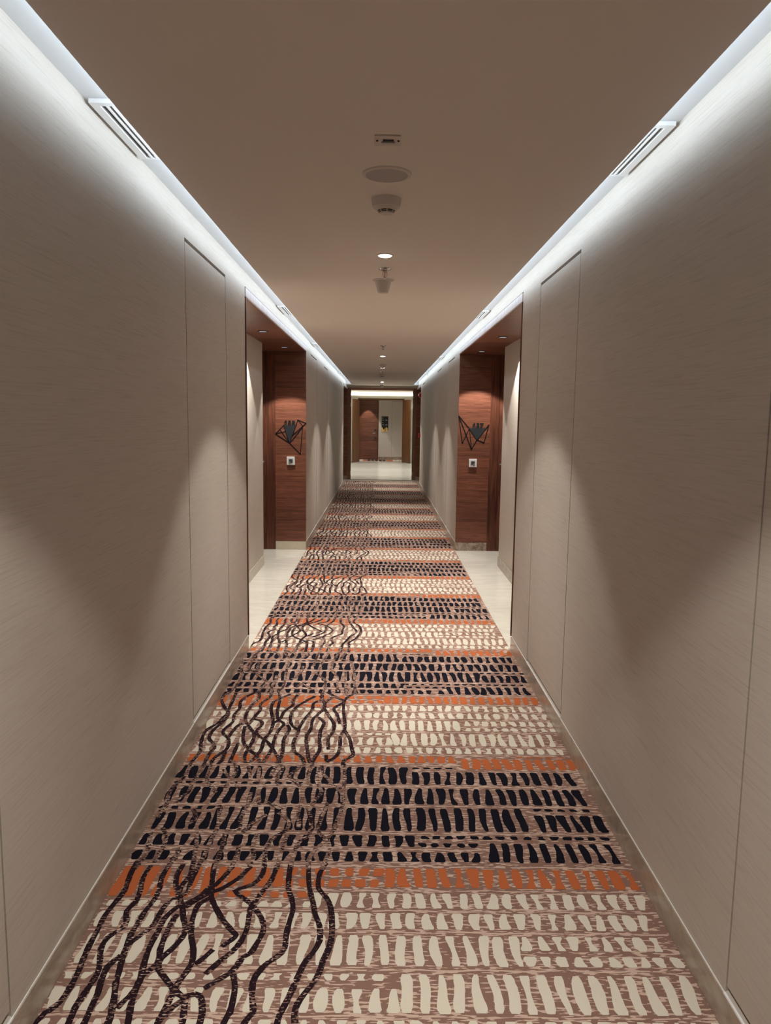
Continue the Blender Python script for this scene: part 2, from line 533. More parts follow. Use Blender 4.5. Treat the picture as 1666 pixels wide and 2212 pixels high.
# wavy plum lines: (broken?, x, y, x, y ... in millimetres), one repeat
LINES=[(0,(-809,2383,-809,2314,-799,2220,-809,2159,-817,2096,-815,2047,-814,1976,-810,1918,-804,1864,-803,1812,-809,1762,-823,1736,-841,1701,-859,1540)),
(0,(-756,2358,-761,2290,-748,2215,-746,2165,-759,2123,-742,2067,-750,2038,-774,2004,-776,1958,-764,1919,-752,1876,-751,1844,-757,1797,-762,1744,-759,1698,-756,1540)),
(0,(-695,2365,-701,2297,-691,2227,-691,2177,-702,2124,-707,2068,-711,2019,-707,1964,-703,1919,-694,1869,-688,1825,-675,1778,-665,1727,-661,1694,-657,1540)),
(0,(-710,1932,-732,1889,-730,1836,-723,1793,-722,1745,-720,1702,-718,1540)),
(0,(-650,2366,-654,2298,-637,2234,-616,2195)),
(0,(-618,2373,-612,2305,-625,2245,-616,2195,-594,2141,-577,2089,-559,2045,-559,2007,-575,1961,-595,1921,-594,1887,-565,1850,-531,1811,-500,1784,-468,1792,-449,1777,-437,1737,-434,1701,-431,1540)),
(0,(-597,2348,-600,2257,-597,2217,-616,2195,-641,2172,-653,2129,-656,2083,-662,2049,-685,2010,-704,1977)),
(0,(-533,2247,-551,2201,-581,2168,-611,2141,-634,2089,-636,2039,-640,1987,-640,1946,-635,1890,-627,1837,-632,1798,-645,1768,-656,1742)),
(0,(-600,2109,-608,2069,-610,2006,-608,1956,-599,1903,-621,1866,-629,1833,-627,1790,-622,1742,-612,1696,-602,1540)),
(0,(-517,2190,-547,2157,-550,2100,-544,2050,-531,2002,-514,1957,-506,1900,-518,1850,-528,1811,-530,1765,-536,1718,-538,1697,-540,1540)),
(0,(-494,1773,-516,1747,-528,1718,-538,1697,-548,1540)),
(0,(-490,1777,-482,1726,-477,1697,-472,1540)),
(0,(-545,2374,-538,2312,-527,2247,-515,2190,-489,2137,-458,2086,-421,2037,-405,2018,-414,1999,-437,1971)),
(0,(-459,1958,-477,1926,-495,1900)),
(0,(-481,2356,-501,2294,-520,2247)),
(0,(-421,2357,-444,2301,-473,2259,-499,2230,-527,2213,-570,2162,-585,2141)),
(0,(-375,2370,-376,2308,-397,2260,-448,2225,-417,2192,-387,2160,-360,2123,-336,2077,-329,2033,-340,1982,-350,1946,-369,1928,-378,1898,-394,1868,-419,1843,-450,1812)),
(0,(-333,2365,-340,2285,-357,2232,-373,2181,-384,2144,-381,2087,-379,2038,-387,1990,-404,1949,-426,1918,-459,1863)),
(0,(-384,1864,-370,1820,-366,1774,-366,1730,-374,1699,-382,1540)),
(0,(-288,2372,-286,2310,-280,2239,-262,2183,-253,2135,-257,2078,-259,2020,-257,1965,-273,1933,-297,1907,-316,1873,-325,1836,-319,1786,-307,1731,-322,1702,-337,1540)),
(0,(-230,2392,-222,2310,-211,2234,-195,2173,-183,2115,-165,2060,-160,1998,-175,1948,-193,1912,-204,1870,-216,1814,-227,1768,-237,1732,-241,1703,-245,1540)),
(0,(-169,2380,-186,2317,-183,2240,-155,2196,-138,2147,-130,2085,-126,2017,-132,1962,-144,1917,-150,1875,-164,1834,-182,1799,-198,1761,-202,1725,-197,1700,-192,1540)),
(1,(-814,3135,-808,3033,-811,2957,-829,2903,-831,2833,-818,2754,-826,2707,-823,2657)),
(1,(-786,2593,-756,2536,-747,2477,-750,2429,-752,2374)),
(1,(-817,2561,-807,2500,-794,2443,-796,2396,-805,2334)),
(1,(-753,3137,-752,3048,-758,2978,-761,2924,-759,2853,-782,2809,-784,2773)),
(1,(-724,3130,-718,3056,-713,2979,-696,2932,-668,2893,-647,2855)),
(1,(-658,3058,-635,3009,-610,2968,-585,2921,-556,2889)),
(1,(-634,3139,-609,3080,-601,3023,-612,2947,-621,2894)),
(1,(-709,2727,-693,2698,-680,2648,-700,2621)),
(1,(-611,2758,-595,2672,-587,2623,-585,2570,-589,2529,-591,2475,-590,2422,-595,2377,-598,2337)),
(1,(-655,2569,-634,2484,-629,2441,-618,2376,-611,2337)),
(1,(-550,2555,-541,2471,-541,2419,-540,2369,-539,2338)),
(1,(-695,2463,-687,2426,-689,2393,-695,2366,-701,2335)),
(1,(-484,2472,-478,2415,-483,2370,-490,2339)),
(1,(-507,2719,-511,2646,-503,2587,-553,2571)),
(1,(-439,3159,-436,3114,-444,3048,-447,2999)),
(1,(-432,3129,-407,3070,-419,2985,-406,2918)),
(1,(-558,3089,-537,3011,-525,2956)),
(1,(-508,3075,-501,3011,-493,2943)),
(1,(-327,3139,-318,3116,-335,3087,-356,3036,-372,3000,-340,2953,-316,2914)),
(1,(-294,3147,-281,3117,-289,3066,-290,3002,-284,2948,-269,2915)),
(1,(-242,3103,-229,3024,-206,2983,-180,2923,-152,2885,-137,2847)),
(1,(-146,3150,-143,3091,-136,3005,-135,2931,-138,2859,-133,2767,-139,2703,-147,2647,-156,2593,-167,2551,-189,2501,-215,2457,-227,2414,-229,2374,-228,2343)),
(1,(-251,3088,-252,2982,-240,2922,-223,2864,-243,2801,-251,2759)),
(1,(-192,2784,-200,2725,-209,2657,-215,2582,-189,2536,-169,2501,-165,2443,-172,2392,-182,2343)),
(1,(-294,2825,-297,2764,-299,2700,-290,2645,-288,2601)),
(1,(-264,2735,-247,2656,-241,2592,-245,2540,-268,2519,-280,2475,-283,2432,-286,2391,-283,2342)),
(1,(-377,2704,-350,2677,-327,2638,-327,2590,-346,2559,-374,2518,-383,2468,-384,2421,-379,2376,-374,2340)),
(1,(-322,2549,-329,2499,-329,2450,-331,2408,-330,2363,-332,2341)),
(1,(-508,2858,-501,2766,-509,2696)),
(1,(-475,2853,-458,2761)),
(1,(-416,2687,-460,2631,-487,2561)),
(1,(-433,2557,-433,2472,-420,2411,-427,2348)),
(1,(-430,2780,-403,2762,-375,2733,-360,2757)),
(0,(-835,3971,-835,3856,-804,3763,-766,3674,-779,3617,-786,3547,-823,3466,-826,3389,-813,3292,-799,3223,-812,3123)),
(0,(-777,3956,-773,3810,-769,3704,-757,3631,-773,3534,-793,3454,-791,3365,-755,3305,-744,3259,-752,3201,-754,3125)),
(0,(-665,3976,-708,3908,-729,3827,-717,3735,-729,3646,-718,3562,-742,3468,-734,3417,-701,3367,-686,3295,-689,3237,-717,3180,-727,3114)),
(0,(-653,3976,-640,3861,-662,3782,-670,3662,-658,3578,-624,3497,-589,3420,-582,3346,-588,3262,-591,3194,-579,3128,-552,3140,-537,3195,-528,3264,-532,3359,-517,3435,-515,3527,-527,3609,-552,3725,-553,3832,-514,3897,-478,3948)),
(0,(-586,3978,-586,3895,-618,3799,-606,3723,-620,3635,-634,3551,-675,3536,-694,3469,-703,3380)),
(0,(-631,3599,-583,3580,-569,3525,-583,3446,-552,3383,-513,3335,-475,3253,-446,3186,-427,3121)),
(0,(-548,4014,-525,3849,-516,3696,-497,3596,-462,3542,-479,3462,-484,3348,-480,3253,-490,3185,-500,3120)),
(0,(-436,3949,-454,3851,-447,3788,-482,3697,-488,3610,-513,3554)),
(0,(-342,3919,-398,3821,-430,3743,-441,3640,-422,3529,-382,3464,-386,3400,-390,3326,-374,3233,-336,3178,-320,3124)),
(0,(-311,3987,-302,3871,-339,3822,-341,3716,-365,3614,-381,3504,-382,3464)),
(0,(-311,3920,-277,3778,-303,3672,-325,3601,-325,3479,-337,3389,-319,3257,-305,3167,-291,3124)),
(0,(-239,3922,-275,3840,-281,3762,-251,3659,-216,3548,-215,3455,-231,3379,-223,3259)),
(0,(-273,3971,-213,3890,-181,3843,-228,3749,-206,3661,-188,3549)),
(0,(-126,3975,-176,3875,-178,3735,-166,3591,-160,3483,-175,3405,-172,3261,-188,3181,-224,3137)),
(0,(-160,3470,-132,3381,-116,3262,-109,3205,-146,3149,-149,3106)),
(0,(-299,3629,-266,3561,-275,3467,-272,3366,-263,3258,-277,3179,-286,3124)),
(0,(-648,3510,-635,3381,-610,3297,-567,3228,-535,3184,-514,3119)),
(0,(-645,3320,-645,3215,-645,3116)),
(0,(-444,3529,-427,3476,-439,3362,-430,3254,-428,3164,-442,3121)),
(0,(-687,3225,-683,3137,-696,3105)),
(0,(-229,3202,-225,3147)),
(1,(-760,4820,-774,4686,-783,4541,-782,4405,-779,4356,-731,4294,-687,4219,-638,4131,-650,4017,-668,3948)),
(1,(-846,4522,-815,4323,-796,4246,-794,4097,-802,4012,-827,3917)),
(1,(-707,4822,-711,4726,-651,4672,-622,4582)),
(1,(-597,4787,-595,4637,-559,4567,-551,4413,-547,4300,-537,4178,-534,4076,-534,3926)),
(1,(-543,4829,-543,4676,-526,4622,-552,4515)),
(1,(-484,4772,-502,4715,-452,4624,-495,4552)),
(1,(-428,4794,-465,4642)),
(1,(-378,4835,-377,4738,-390,4627,-394,4419)),
(1,(-331,4837,-322,4703,-331,4593,-350,4470,-359,4322,-372,4290,-312,4185,-297,4056,-307,3932)),
(1,(-252,4800,-261,4649,-284,4473,-274,4325,-242,4233,-230,4115,-223,3989)),
(1,(-239,4762,-212,4688,-234,4561,-176,4511,-149,4378,-139,4252,-134,4103,-124,3965)),
(1,(-194,4312,-187,4160,-181,4045,-166,3937)),
(1,(-459,4416,-456,4335,-475,4225,-501,4179)),
(1,(-596,4237,-589,4147,-597,4060,-582,3924)),
(1,(-456,4051,-432,4108,-368,4012)),
(1,(-639,4313,-627,4378)),
(1,(-736,4491,-728,4342)),
(1,(-560,4675,-615,4748))]

def carpet():
    mb = MB()
    mb.box(CX0, CX1, CY0, CY1, -0.006, 0.0)
    ROWS = [  # near end, far end, colour, x from, x to   (offsets inside one repeat)
        (0.005, 0.070, 3, -1, 0.33), (0.094, 0.175, 3, -1, 0.15), (0.094, 0.128, 3, 0.15, 0.38), (0.146, 0.176, 3, 0.15, 1),
        (0.005, 0.070, 3, 0.33, 0.385), (0.005, 0.130, 3, 0.385, 1),
        (0.198, 0.370, 3, -0.62, 0.60), (0.198, 0.325, 3, 0.60, 1), (0.345, 0.372, 3, 0.60, 1),
        (0.198, 0.325, 3, -1, -0.62), (0.340, 0.372, 3, -1, -0.62),
        (0.389, 0.525, 3, -1, 1),
        (0.590, 0.712, 3, -1, -0.28), (0.545, 0.572, 3, -1, -0.28), (0.551, 0.712, 3, -0.28, 0.14), (0.551, 0.672, 3, 0.14, 1), (0.690, 0.712, 3, 0.14, 0.36),
        (0.749, 0.822, 2, -1, 0.36), (0.692, 0.800, 2, 0.36, 1), (0.806, 0.826, 2, 0.62, 1),
        (0.842, 0.910, 1, -1, 1), (0.925, 1.068, 1, 0.07, 1), (0.925, 1.015, 1, -1, 0.07), (1.035, 1.068, 1, -1, 0.07),
        (1.092, 1.222, 1, -1, 0.42), (1.092, 1.140, 1, 0.42, 1), (1.155, 1.222, 1, 0.42, 1),
        (1.242, 1.322, 1, -1, 1), (1.338, 1.420, 1, -0.20, 1), (1.338, 1.375, 1, -1, -0.20),
        (1.440, 1.552, 2, 0.03, 1), (1.440, 1.490, 2, -0.30, 0.03), (1.500, 1.552, 2, -0.30, 0.03), (1.385, 1.552, 2, -1, -0.48), (1.385, 1.425, 2, -0.48, -0.20), (1.440, 1.552, 2, -0.48, -0.30),
    ]
    TICKS = [0.082, 0.186, 0.381, 0.538, 0.730, 0.832, 0.918, 1.080, 1.232, 1.330, 1.430, 1.560]
    y0 = 2.383
    for k in range(-4, 11):
        base = y0 + k * ROW_P
        random.seed(11 + (k % 2))          # the woven repeat
        for (a, b, mi, xa, xb) in ROWS:
            if base + a < CY0 or base + b > CY1: continue
            xa_, xb_ = max(xa, CX0 + 0.002), min(xb, CX1 - 0.002)
            wd = 0.0315 if mi == 2 else (0.0290 if mi == 3 else 0.0280)
            st = 0 if (mi == 2 and random.random() < 0.5) else None
            dash_row(mb, base + a, base + b, xa_, xb_, mi, 0.0006, st, wd, 0.0462, random.uniform(0, 0.3))
        for tk in TICKS:
            if CY0 < base + tk < CY1 - 0.02:
                tick_line(mb, base + tk, CX0 + 0.002, CX1 - 0.002, 0.0003)
    for k in range(-2, 6):
        random.seed(5)
        for q, (kind, pts) in enumerate(LINES):
            pp = [(pts[i] / 1000, pts[i + 1] / 1000 + k * LINES_PERIOD) for i in range(0, len(pts), 2)]
            if min(p[1] for p in pp) < CY0 + 0.02 or max(p[1] for p in pp) > CY1 - 0.05: continue
            ribbon(mb, pp, 0.0178 if kind == 0 else 0.0165, 0.0009 + 0.00002 * q, 4 if kind == 0 else 5)
    tag(mb.build('carpet', CARPET), 'long hallway carpet woven with navy, cream and rust dashes and wavy plum lines', 'carpet')
carpet()

def cross_carpet():
    mb = MB()
    mb.box(-1.5, 1.5, 26.98, 28.185, -0.006, 0.0)
    random.seed(3)
    for x0, mi in ((-1.4, 1), (-1.28, 1), (-1.16, 1), (-1.04, 1), (-0.92, 1), (-0.78, 1), (-0.64, 2), (-0.50, 3), (-0.36, 3), (-0.22, 3), (-0.08, 3), (0.06, 3), (0.22, 2), (0.32, 2), (0.44, 1), (0.56, 1), (0.68, 1), (0.80, 1), (0.95, 1), (1.1, 1), (1.25, 1)):
        dash_row(mb, x0, x0 + 0.115, 27.0, 28.17, mi, 0.0006, None, 0.03, 0.046, 0, swap=True)
    tag(mb.build('carpet', CARPET), 'strip of patterned carpet in the cross corridor beyond the open double doors', 'carpet')
cross_carpet()

# ------------------------------------------------------------------ LED coves
def led(x, s, y0, y1, name_label):
    mb = MB()
    mb.box(x, x + s * 0.006, y0, y1, ZC + 0.0185, ZC + 0.046, 0)
    mb.poly([(x + s * 0.0065, y0, ZC + 0.021), (x + s * 0.0065, y1, ZC + 0.021), (x + s * 0.0065, y1, ZC + 0.045), (x + s * 0.0065, y0, ZC + 0.045)][::(1 if s < 0 else -1)], 1)
    tag(mb.build('led_strip', [M['white'], M['led']]), name_label, 'light strip')
led(CL + 0.022, -1, YB + 0.05, 18.0, 'cool white LED strip hidden above the left edge of the lowered ceiling')
led(CR - 0.022, 1, YB + 0.05, 18.0, 'cool white LED strip hidden above the right edge of the lowered ceiling')

# ------------------------------------------------------------------ access panels
def access_panel(s, a, b, label):
    x = (XL if s < 0 else XR) + s * 0.006
    mb = MB()
    g = 0.0035
    mb.box(x + s * 0.002, x + s * 0.025, a + 0.016, b - g, 0.112, PZ1 - 0.014, 0)
    mb.box(x + s * 0.026, x + s * 0.032, a, b, PZ0, PZ1, 1)
    e = empty('access_panel', (x, (a + b) / 2, 0.1), label, 'access panel', 'wallcovered access panels')
    mb2 = MB(); mb2.v, mb2.f, mb2.mi, mb2.sm = mb.v[:8], mb.f[:6], [0] * 6, [False] * 6
    mb2.build('panel', M['wall'], e)
    mb3 = MB(); mb3.box(x + s * 0.026, x + s * 0.032, a + 0.001, b - 0.001, PZ0 + 0.001, PZ1 - 0.001)
    mb3.build('backing_frame', M['gap'], e)
LABP = ['nearest tall wallcovered panel in the %s wall, cut off by the photo edge', 'tall wallcovered access panel just before the %s door alcove',
        'first flush access panel past the %s door alcove', 'second flush access panel past the %s door alcove', 'far flush access panel at the end of the %s wall']
for (a, b), t in zip(PAN_L, LABP): access_panel(-1, a, b, t % 'left')
for (a, b), t in zip(PAN_R, LABP): access_panel(1, a, b, t % 'right')

# ------------------------------------------------------------------ door alcoves
def planks(mb, x0, x1, y0, y1, z0, z1, h=0.25, gap=0.002, mi=0):
    z = z0
    while z < z1 - 0.01:
        t = min(z + h, z1)
        mb.box(x0, x1, y0, y1, z, t - gap, mi)
        z += h

def text_mesh(txt, size, x, y, z, extrude, m_, name, parent, offset=0.0, align='LEFT'):
    cu = bpy.data.curves.new(name, 'FONT')
    cu.body = txt; cu.size = size; cu.extrude = extrude; cu.offset = offset; cu.align_x = align
    o = bpy.data.objects.new(name, cu); COL.objects.link(o)
    bpy.context.view_layer.update()
    me = bpy.data.meshes.new_from_object(o.evaluated_get(bpy.context.evaluated_depsgraph_get()))
    bpy.data.objects.remove(o); bpy.data.curves.remove(cu)
    me.transform(Matrix.Rotation(math.pi / 2, 4, 'X'))
    me.materials.clear(); me.materials.append(m_)
    t = bpy.data.objects.new(name, me); COL.objects.link(t)
    t.parent = parent
    t.location = Vector((x, y, z)) - Vector(parent['base'])
    return t

def bar(mb, p, q, y, w, d):
    """flat bar standing off the wall, from p to q in the x-z plane"""
    p, q = Vector(p), Vector(q); t = (q - p).normalized(); n = Vector((-t.y, t.x)) * w * 0.5
    p = p - t * w * 0.3; q = q + t * w * 0.3
    pts = [p + n, p - n, q - n, q + n]
    mb.prism([(k.x, y, k.y) for k in pts], (0, -d, 0))

def room_sign(y, bars, plate, digits, dx, label, side):
    base = (sum(p[0] for p in plate) / 3, y, min(p[1] for p in plate))
    e = empty('room_number_sign', base, label, 'sign')
    mb = MB()
    for p, q, w_ in bars: bar(mb, p, q, y - 0.0008, w_, 0.0035)
    mb.build('line_frame', M['sign'], e)
    mb = MB(); mb.prism([(p[0], y - 0.0008, p[1]) for p in plate], (0, -0.006, 0))
    mb.build('number_plate', M['signp'], e)
    for k, ch in enumerate(digits):
        x = dx[0] + (dx[1] - dx[0]) * k / 3
        t = text_mesh(ch, 0.070, x + 0.001, y - 0.0040, dx[2], 0.003, M['sign'], 'digit', e, 0.0042)
        t2 = text_mesh(ch, 0.070, x + 0.001, y - 0.0075, dx[2], 0.0003, M['digitface'], 'digit_face', e, -0.0002)
        t2.parent = t; t2.location = Vector((0, -0.0035, 0))
    return e

def call_panel(x0, x1, z0, z1, y, scr, btn, label):
    e = empty('doorbell_panel', ((x0 + x1) / 2, y, z0), label, 'doorbell')
    MB().box(x0, x1, y - 0.022, y - 0.0005, z0, z1).build('cover_plate', M['plate'], e, bevel=0.0025)
    i = 0.014
    MB().box(x0 + i, x1 - i, y - 0.0245, y - 0.0225, z0 + i, z1 - i).build('inner_plate', M['platei'], e)
    MB().box(scr[0], scr[1], y - 0.027, y - 0.025, scr[2], scr[3]).build('screen', M['screen'], e)
    MB().box(btn[0], btn[1], y - 0.0285, y - 0.0275, btn[2], btn[3]).build('bell_button', M['button'], e)

def lever_handle(parent, x, y, z, s, ydir):
    """lever on a door whose face is at x and looks towards -s"""
    mb = MB()
    mb.lathe((x, y, z), [(0.026, 0.0), (0.026, -s * 0.008), (0.024, -s * 0.010)], 0, 24, True, 'x')
    mb.tube((x, y, z), (x - s * 0.052, y, z), 0.0095)
    mb.tube((x - s * 0.052, y + ydir * -0.009, z), (x - s * 0.056, y + ydir * 0.115, z - 0.004), 0.0095, r2=0.007)
    return mb.build('door_handle', M['steel'], parent)

def alcove(A, s, side, n):
    x = XL if s < 0 else XR
    y0, y1, xb, yd, xd = A['y0'], A['y1'], A['xb'], A['yd'], A['xd']
    # wood panel that faces the camera, with its stone skirting
    wp = MB()
    wx0 = x + s * 0.0065
    wp.box(wx0, xb, y1, y1 + 0.012, 0.092, ZS)      # substrate
    wp2 = MB(); planks(wp2, wx0, xb, y1 - 0.014, y1 - 0.0005, 0.092, ZS - 0.001)
    wp2.v += []
    e = empty('wood_wall_panel', ((wx0 + xb) / 2, y1, 0.0), 'tall walnut plank panel with room number 65%d and doorbell beside the %s door' % (n, side), 'wall panel')
    wp2.build('planks', M['wood'], e)
    wp.build('substrate', M['gap'], e)
    MB().box(wx0, xb, y1 - 0.020, y1 - 0.0005, -0.005, 0.0905).build('stone_skirting', M['skirtc'] if s < 0 else M['skirtv'], e)
    # closing wall behind the panel
    cw = MB(); cw.box(x + s * (0.006 + T + 0.001), s * 1.55, y1 + 0.0125, y1 + 0.11, 0, 2.30)
    cw.box(xd + s * 0.06, xd + s * 0.14, yd - 0.2, y1 + 0.0124, 0, 2.30)
    struct('wall_alcove_' + side, cw, M['wall'])
    # door with its casing
    d = MB(); d.box(xd, xd + s * 0.045, yd + 0.022, y1 - 0.022, 0.004, ZS - 0.004)
    door = struct('door_%d' % (1 if s < 0 else 2), d, M['woodv'])
    tag(door, 'dark walnut room door set deep in the %s alcove, mostly hidden by the wall' % side, 'door')
    lever_handle(door, xd, y1 - 0.085, 1.005, s, -1)
    c = MB()
    xm = xb + (xd + s * 0.05 - xb) * 0.5
    c.box(xb + s * 0.0005, xm - s * 0.003, y1 - 0.018, y1, -0.005, ZS - 0.001)
    c.box(xm, xd + s * 0.05, y1 - 0.021, y1, -0.005, ZS - 0.001)
    c.box(xm - s * 0.003, xm, y1 - 0.006, y1, -0.005, ZS - 0.001)
    tag(c.build('door_casing', M['woodv']), 'dark walnut door casing at the far side of the %s alcove door' % side, 'door frame')
    # soffit, header edge and near corner trim
    e = empty('wood_alcove_frame', (x + s * 0.01, (y0 + y1) / 2, ZS), 'walnut soffit with pale lit edge over the %s door alcove' % side, 'soffit')
    so = MB()
    yy = y0
    while yy < y1 + 0.005:
        t = min(yy + 0.62, y1 + 0.012)
        so.box(x + s * 0.012, xd + s * 0.10, yy, t - 0.003, ZS, ZS + 0.03); yy += 0.62
    so.build('soffit_boards', M['woody'], e)
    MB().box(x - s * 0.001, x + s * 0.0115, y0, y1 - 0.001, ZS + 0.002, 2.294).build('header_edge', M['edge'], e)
    MB().box(x + s * 0.004, x + s * 0.03, y0, y1 - 0.001, 2.2945, 2.3015).build('shadow_gap', M['gap'], e)
    MB().box(x - s * 0.001, x + s * 0.10, y0, y0 + 0.016, 0.092, ZS + 0.0015).build('corner_board', M['woodv'], e)

alcove(AL, -1, 'left', 8)
alcove(AR, 1, 'right', 7)

K = 0.006
P = (-1.041, 1.22)
room_sign(8.536, [
    ((-1.198, 1.32), (-1.106, 1.416), .008), ((-1.198, 1.322), (-1.081, 1.35), .007), ((-1.149, 1.371), P, .007),
    ((-1.106, 1.416), (-1.046, 1.222), .006), ((-1.198, 1.318), P, .011), (P, (-0.918, 1.094), .010), ((-0.918, 1.094), (-0.892, 1.399), .007),
    ((-0.945, 1.479), (-0.852, 1.444), .009), ((-0.945, 1.479), (-0.892, 1.415), .007), ((-0.852, 1.444), (-1.004, 1.306), .011),
    ((-0.892, 1.399), (-1.034, 1.220), .009), ((-0.945, 1.479), (-1.008, 1.300), .008), ((-1.008, 1.300), P, .008)],
    [(-1.104, 1.417), (-0.968, 1.418), (-1.040, 1.222)], '658', (-1.103, -0.970, 1.421),
    'black line-art room sign reading 658 on the left walnut panel', 'left')
P = (1.096, 1.279)
room_sign(8.596, [
    ((0.880, 1.551), (1.003, 1.411), .010), ((0.880, 1.551), (0.929, 1.238), .008), ((0.929, 1.238), (1.003, 1.405), .008),
    ((0.884, 1.545), (1.035, 1.173), .010), ((1.007, 1.405), (1.035, 1.173), .007), ((1.035, 1.173), P, .010), ((1.003, 1.411), P, .009),
    (P, (1.177, 1.249), .013), ((1.177, 1.249), (1.227, 1.453), .008), ((1.227, 1.453), P, .009)],
    [(1.000, 1.414), (1.200, 1.416), (1.096, 1.279)], '657', (1.040, 1.168, 1.419),
    'black line-art room sign reading 657 on the right walnut panel', 'right')
call_panel(-1.069, -0.978, 0.971, 1.066, 8.536, (-1.045, -1.002, 0.996, 1.037), (-1.045, -1.027, 0.984, 1.012),
           'square silver doorbell plate on the left walnut panel, below its black sign')
call_panel(1.010, 1.099, 0.970, 1.063, 8.596, (1.032, 1.075, 0.996, 1.037), (1.057, 1.075, 0.983, 1.012),
           'square silver doorbell plate on the right walnut panel, below its black sign')

# ------------------------------------------------------------------ downlights
def hall_downlight(y, label, first=[None]):
    loc = (0.008, y, ZC)
    if first[0] is None:
        e = empty('downlight', loc, label, 'downlight', 'downlights along the hallway ceiling')
        mb = MB(); mb.lathe((0.008, y, ZC), [(0.044, 0.0), (0.043, -0.003), (0.034, -0.004), (0.0335, -0.002)], 0, 36)
        mb.build('trim_ring', M['device'], e)
        mb = MB(); mb.lathe((0.008, y, ZC), [(0.0335, -0.001), (0.0335, -0.0042), (0.030, -0.0070), (0.020, -0.0090), (0.008, -0.0098)], 0, 36)
        mb.build('lens', M['lamp'], e)
        spot(e, (0.008, y, ZC - 0.014), HALL_W, 93, 0.24)
        spot(e, (0.008, y, ZC - 0.014), HALL_CORE_W, 84, 1.0)
        spot(e, (0.008, y, ZC - 0.014), HALL_FILL_W, 170, 0.5)
        first[0] = e
    else:
        repeat(first[0], loc, label)
for y, t in ((3.896, 'bright round downlight nearest the camera, in front of the sprinkler'), (9.944, 'round downlight just past the second sprinkler'),
             (12.145, 'round downlight touching the second smoke detector'), (16.77, 'farthest round downlight before the fire door frame')):
    hall_downlight(y, t)
hall_downlight(1.15, 'round downlight overhead, behind the photo frame')
hall_downlight(-1.6, 'round downlight at the back of the corridor')

def alcove_downlight(x, y, label, first=[None]):
    loc = (x, y, ZS)
    if first[0] is None:
        e = empty('alcove_downlight', loc, label, 'downlight', 'small downlights in the walnut soffits')
        mb = MB(); mb.lathe(loc, [(0.046, 0.0), (0.045, -0.004), (0.036, -0.005), (0.034, -0.001)], 0, 36)
        mb.build('trim_ring', M['black'], e)
        mb = MB(); mb.lathe(loc, [(0.0335, -0.0005), (0.033, -0.003), (0.020, -0.0035)], 0, 36)
        mb.build('lens', M['lampdim'], e)
        spot(e, (x, y, ZS - 0.008), ALCOVE_W, 92, 0.18, WARM2)
        first[0] = e
    else:
        repeat(first[0], loc, label)
alcove_downlight(-1.03, 6.60, 'black-rimmed soffit light in the middle of the left alcove')
alcove_downlight(-1.03, 8.04, 'black-rimmed soffit light above the sign on the left walnut panel')
alcove_downlight(-1.03, 5.16, 'black-rimmed soffit light at the near end of the left alcove')
alcove_downlight(1.07, 6.78, 'black-rimmed soffit light in the middle of the right alcove')
alcove_downlight(1.07, 8.20, 'black-rimmed soffit light above the sign on the right walnut panel')
alcove_downlight(1.07, 5.30, 'black-rimmed soffit light at the near end of the right alcove')

# ------------------------------------------------------------------ ceiling devices
e = empty('ceiling_sensor', (0.009, 2.333, ZC), 'flat rectangular sensor plate with a dark slot, nearest on the ceiling', 'sensor')
MB().box(-0.030, 0.046, 2.292, 2.374, ZC - 0.004, ZC - 0.0005).build('face_plate', M['device'], e, bevel=0.001)
MB().box(-0.006, 0.026, 2.318, 2.330, ZC - 0.0075, ZC - 0.0045).build('sensor_slot', M['black'], e)
MB().box(-0.010, 0.030, 2.334, 2.344, ZC - 0.007, ZC - 0.0045).build('display', M['grille'], e)
for sx in (-0.023, 0.040):
    MB().lathe((sx, 2.325, ZC - 0.0045), [(0.0035, 0.0), (0.003, -0.0025)], 0, 16).build('screw', M['black'], e)

e = empty('ceiling_speaker', (0.008, 2.642, ZC), 'large round ceiling speaker with grey mesh and pale rim', 'speaker')
mb = MB(); mb.lathe((0.008, 2.642, ZC), [(0.084, 0.0), (0.082, -0.004), (0.071, -0.006), (0.069, -0.002)], 0, 48); mb.build('rim', M['device'], e)
mb = MB(); mb.lathe((0.008, 2.642, ZC), [(0.0685, -0.0005), (0.0685, -0.0045), (0.05, -0.0055)], 0, 48); mb.build('mesh_grille', M['grille'], e)

def smoke_detector(y, label, first=[None]):
    loc = (0.008, y, ZC)
    if first[0]: return repeat(first[0], loc, label)
    e = empty('smoke_detector', loc, label, 'smoke detector', 'smoke detectors on the hallway ceiling')
    mb = MB(); mb.lathe(loc, [(0.056, 0.0), (0.055, -0.012), (0.052, -0.030), (0.034, -0.042)], 0, 40); mb.build('housing', M['device'], e)
    mb = MB(); mb.lathe((0.008, y, ZC - 0.0422), [(0.0325, 0.0), (0.0265, -0.0075)], 0, 40); mb.build('vent_ring', M['black'], e)
    mb = MB()
    for k in range(8):
        a = k * math.pi / 4 + 0.1
        mb.tube((0.008 + 0.0335 * math.cos(a), y + 0.0335 * math.sin(a), ZC - 0.0421), (0.008 + 0.0265 * math.cos(a), y + 0.0265 * math.sin(a), ZC - 0.051), 0.0018, seg=8)
    mb.lathe((0.008, y, ZC - 0.0459), [(0.0310, 0.0), (0.0302, -0.0012)], 0, 40)
    mb.build('vent_ribs', M['device'], e)
    mb = MB(); mb.lathe((0.008, y, ZC - 0.0498), [(0.0270, 0.0), (0.025, -0.004), (0.012, -0.0065)], 0, 40); mb.build('cap', M['device'], e)
    first[0] = e
smoke_detector(2.931, 'round smoke detector behind the ceiling speaker')
smoke_detector(11.435, 'smoke detector in front of the third hallway downlight')
smoke_detector(13.87, 'smoke detector near the far end of the hallway ceiling')

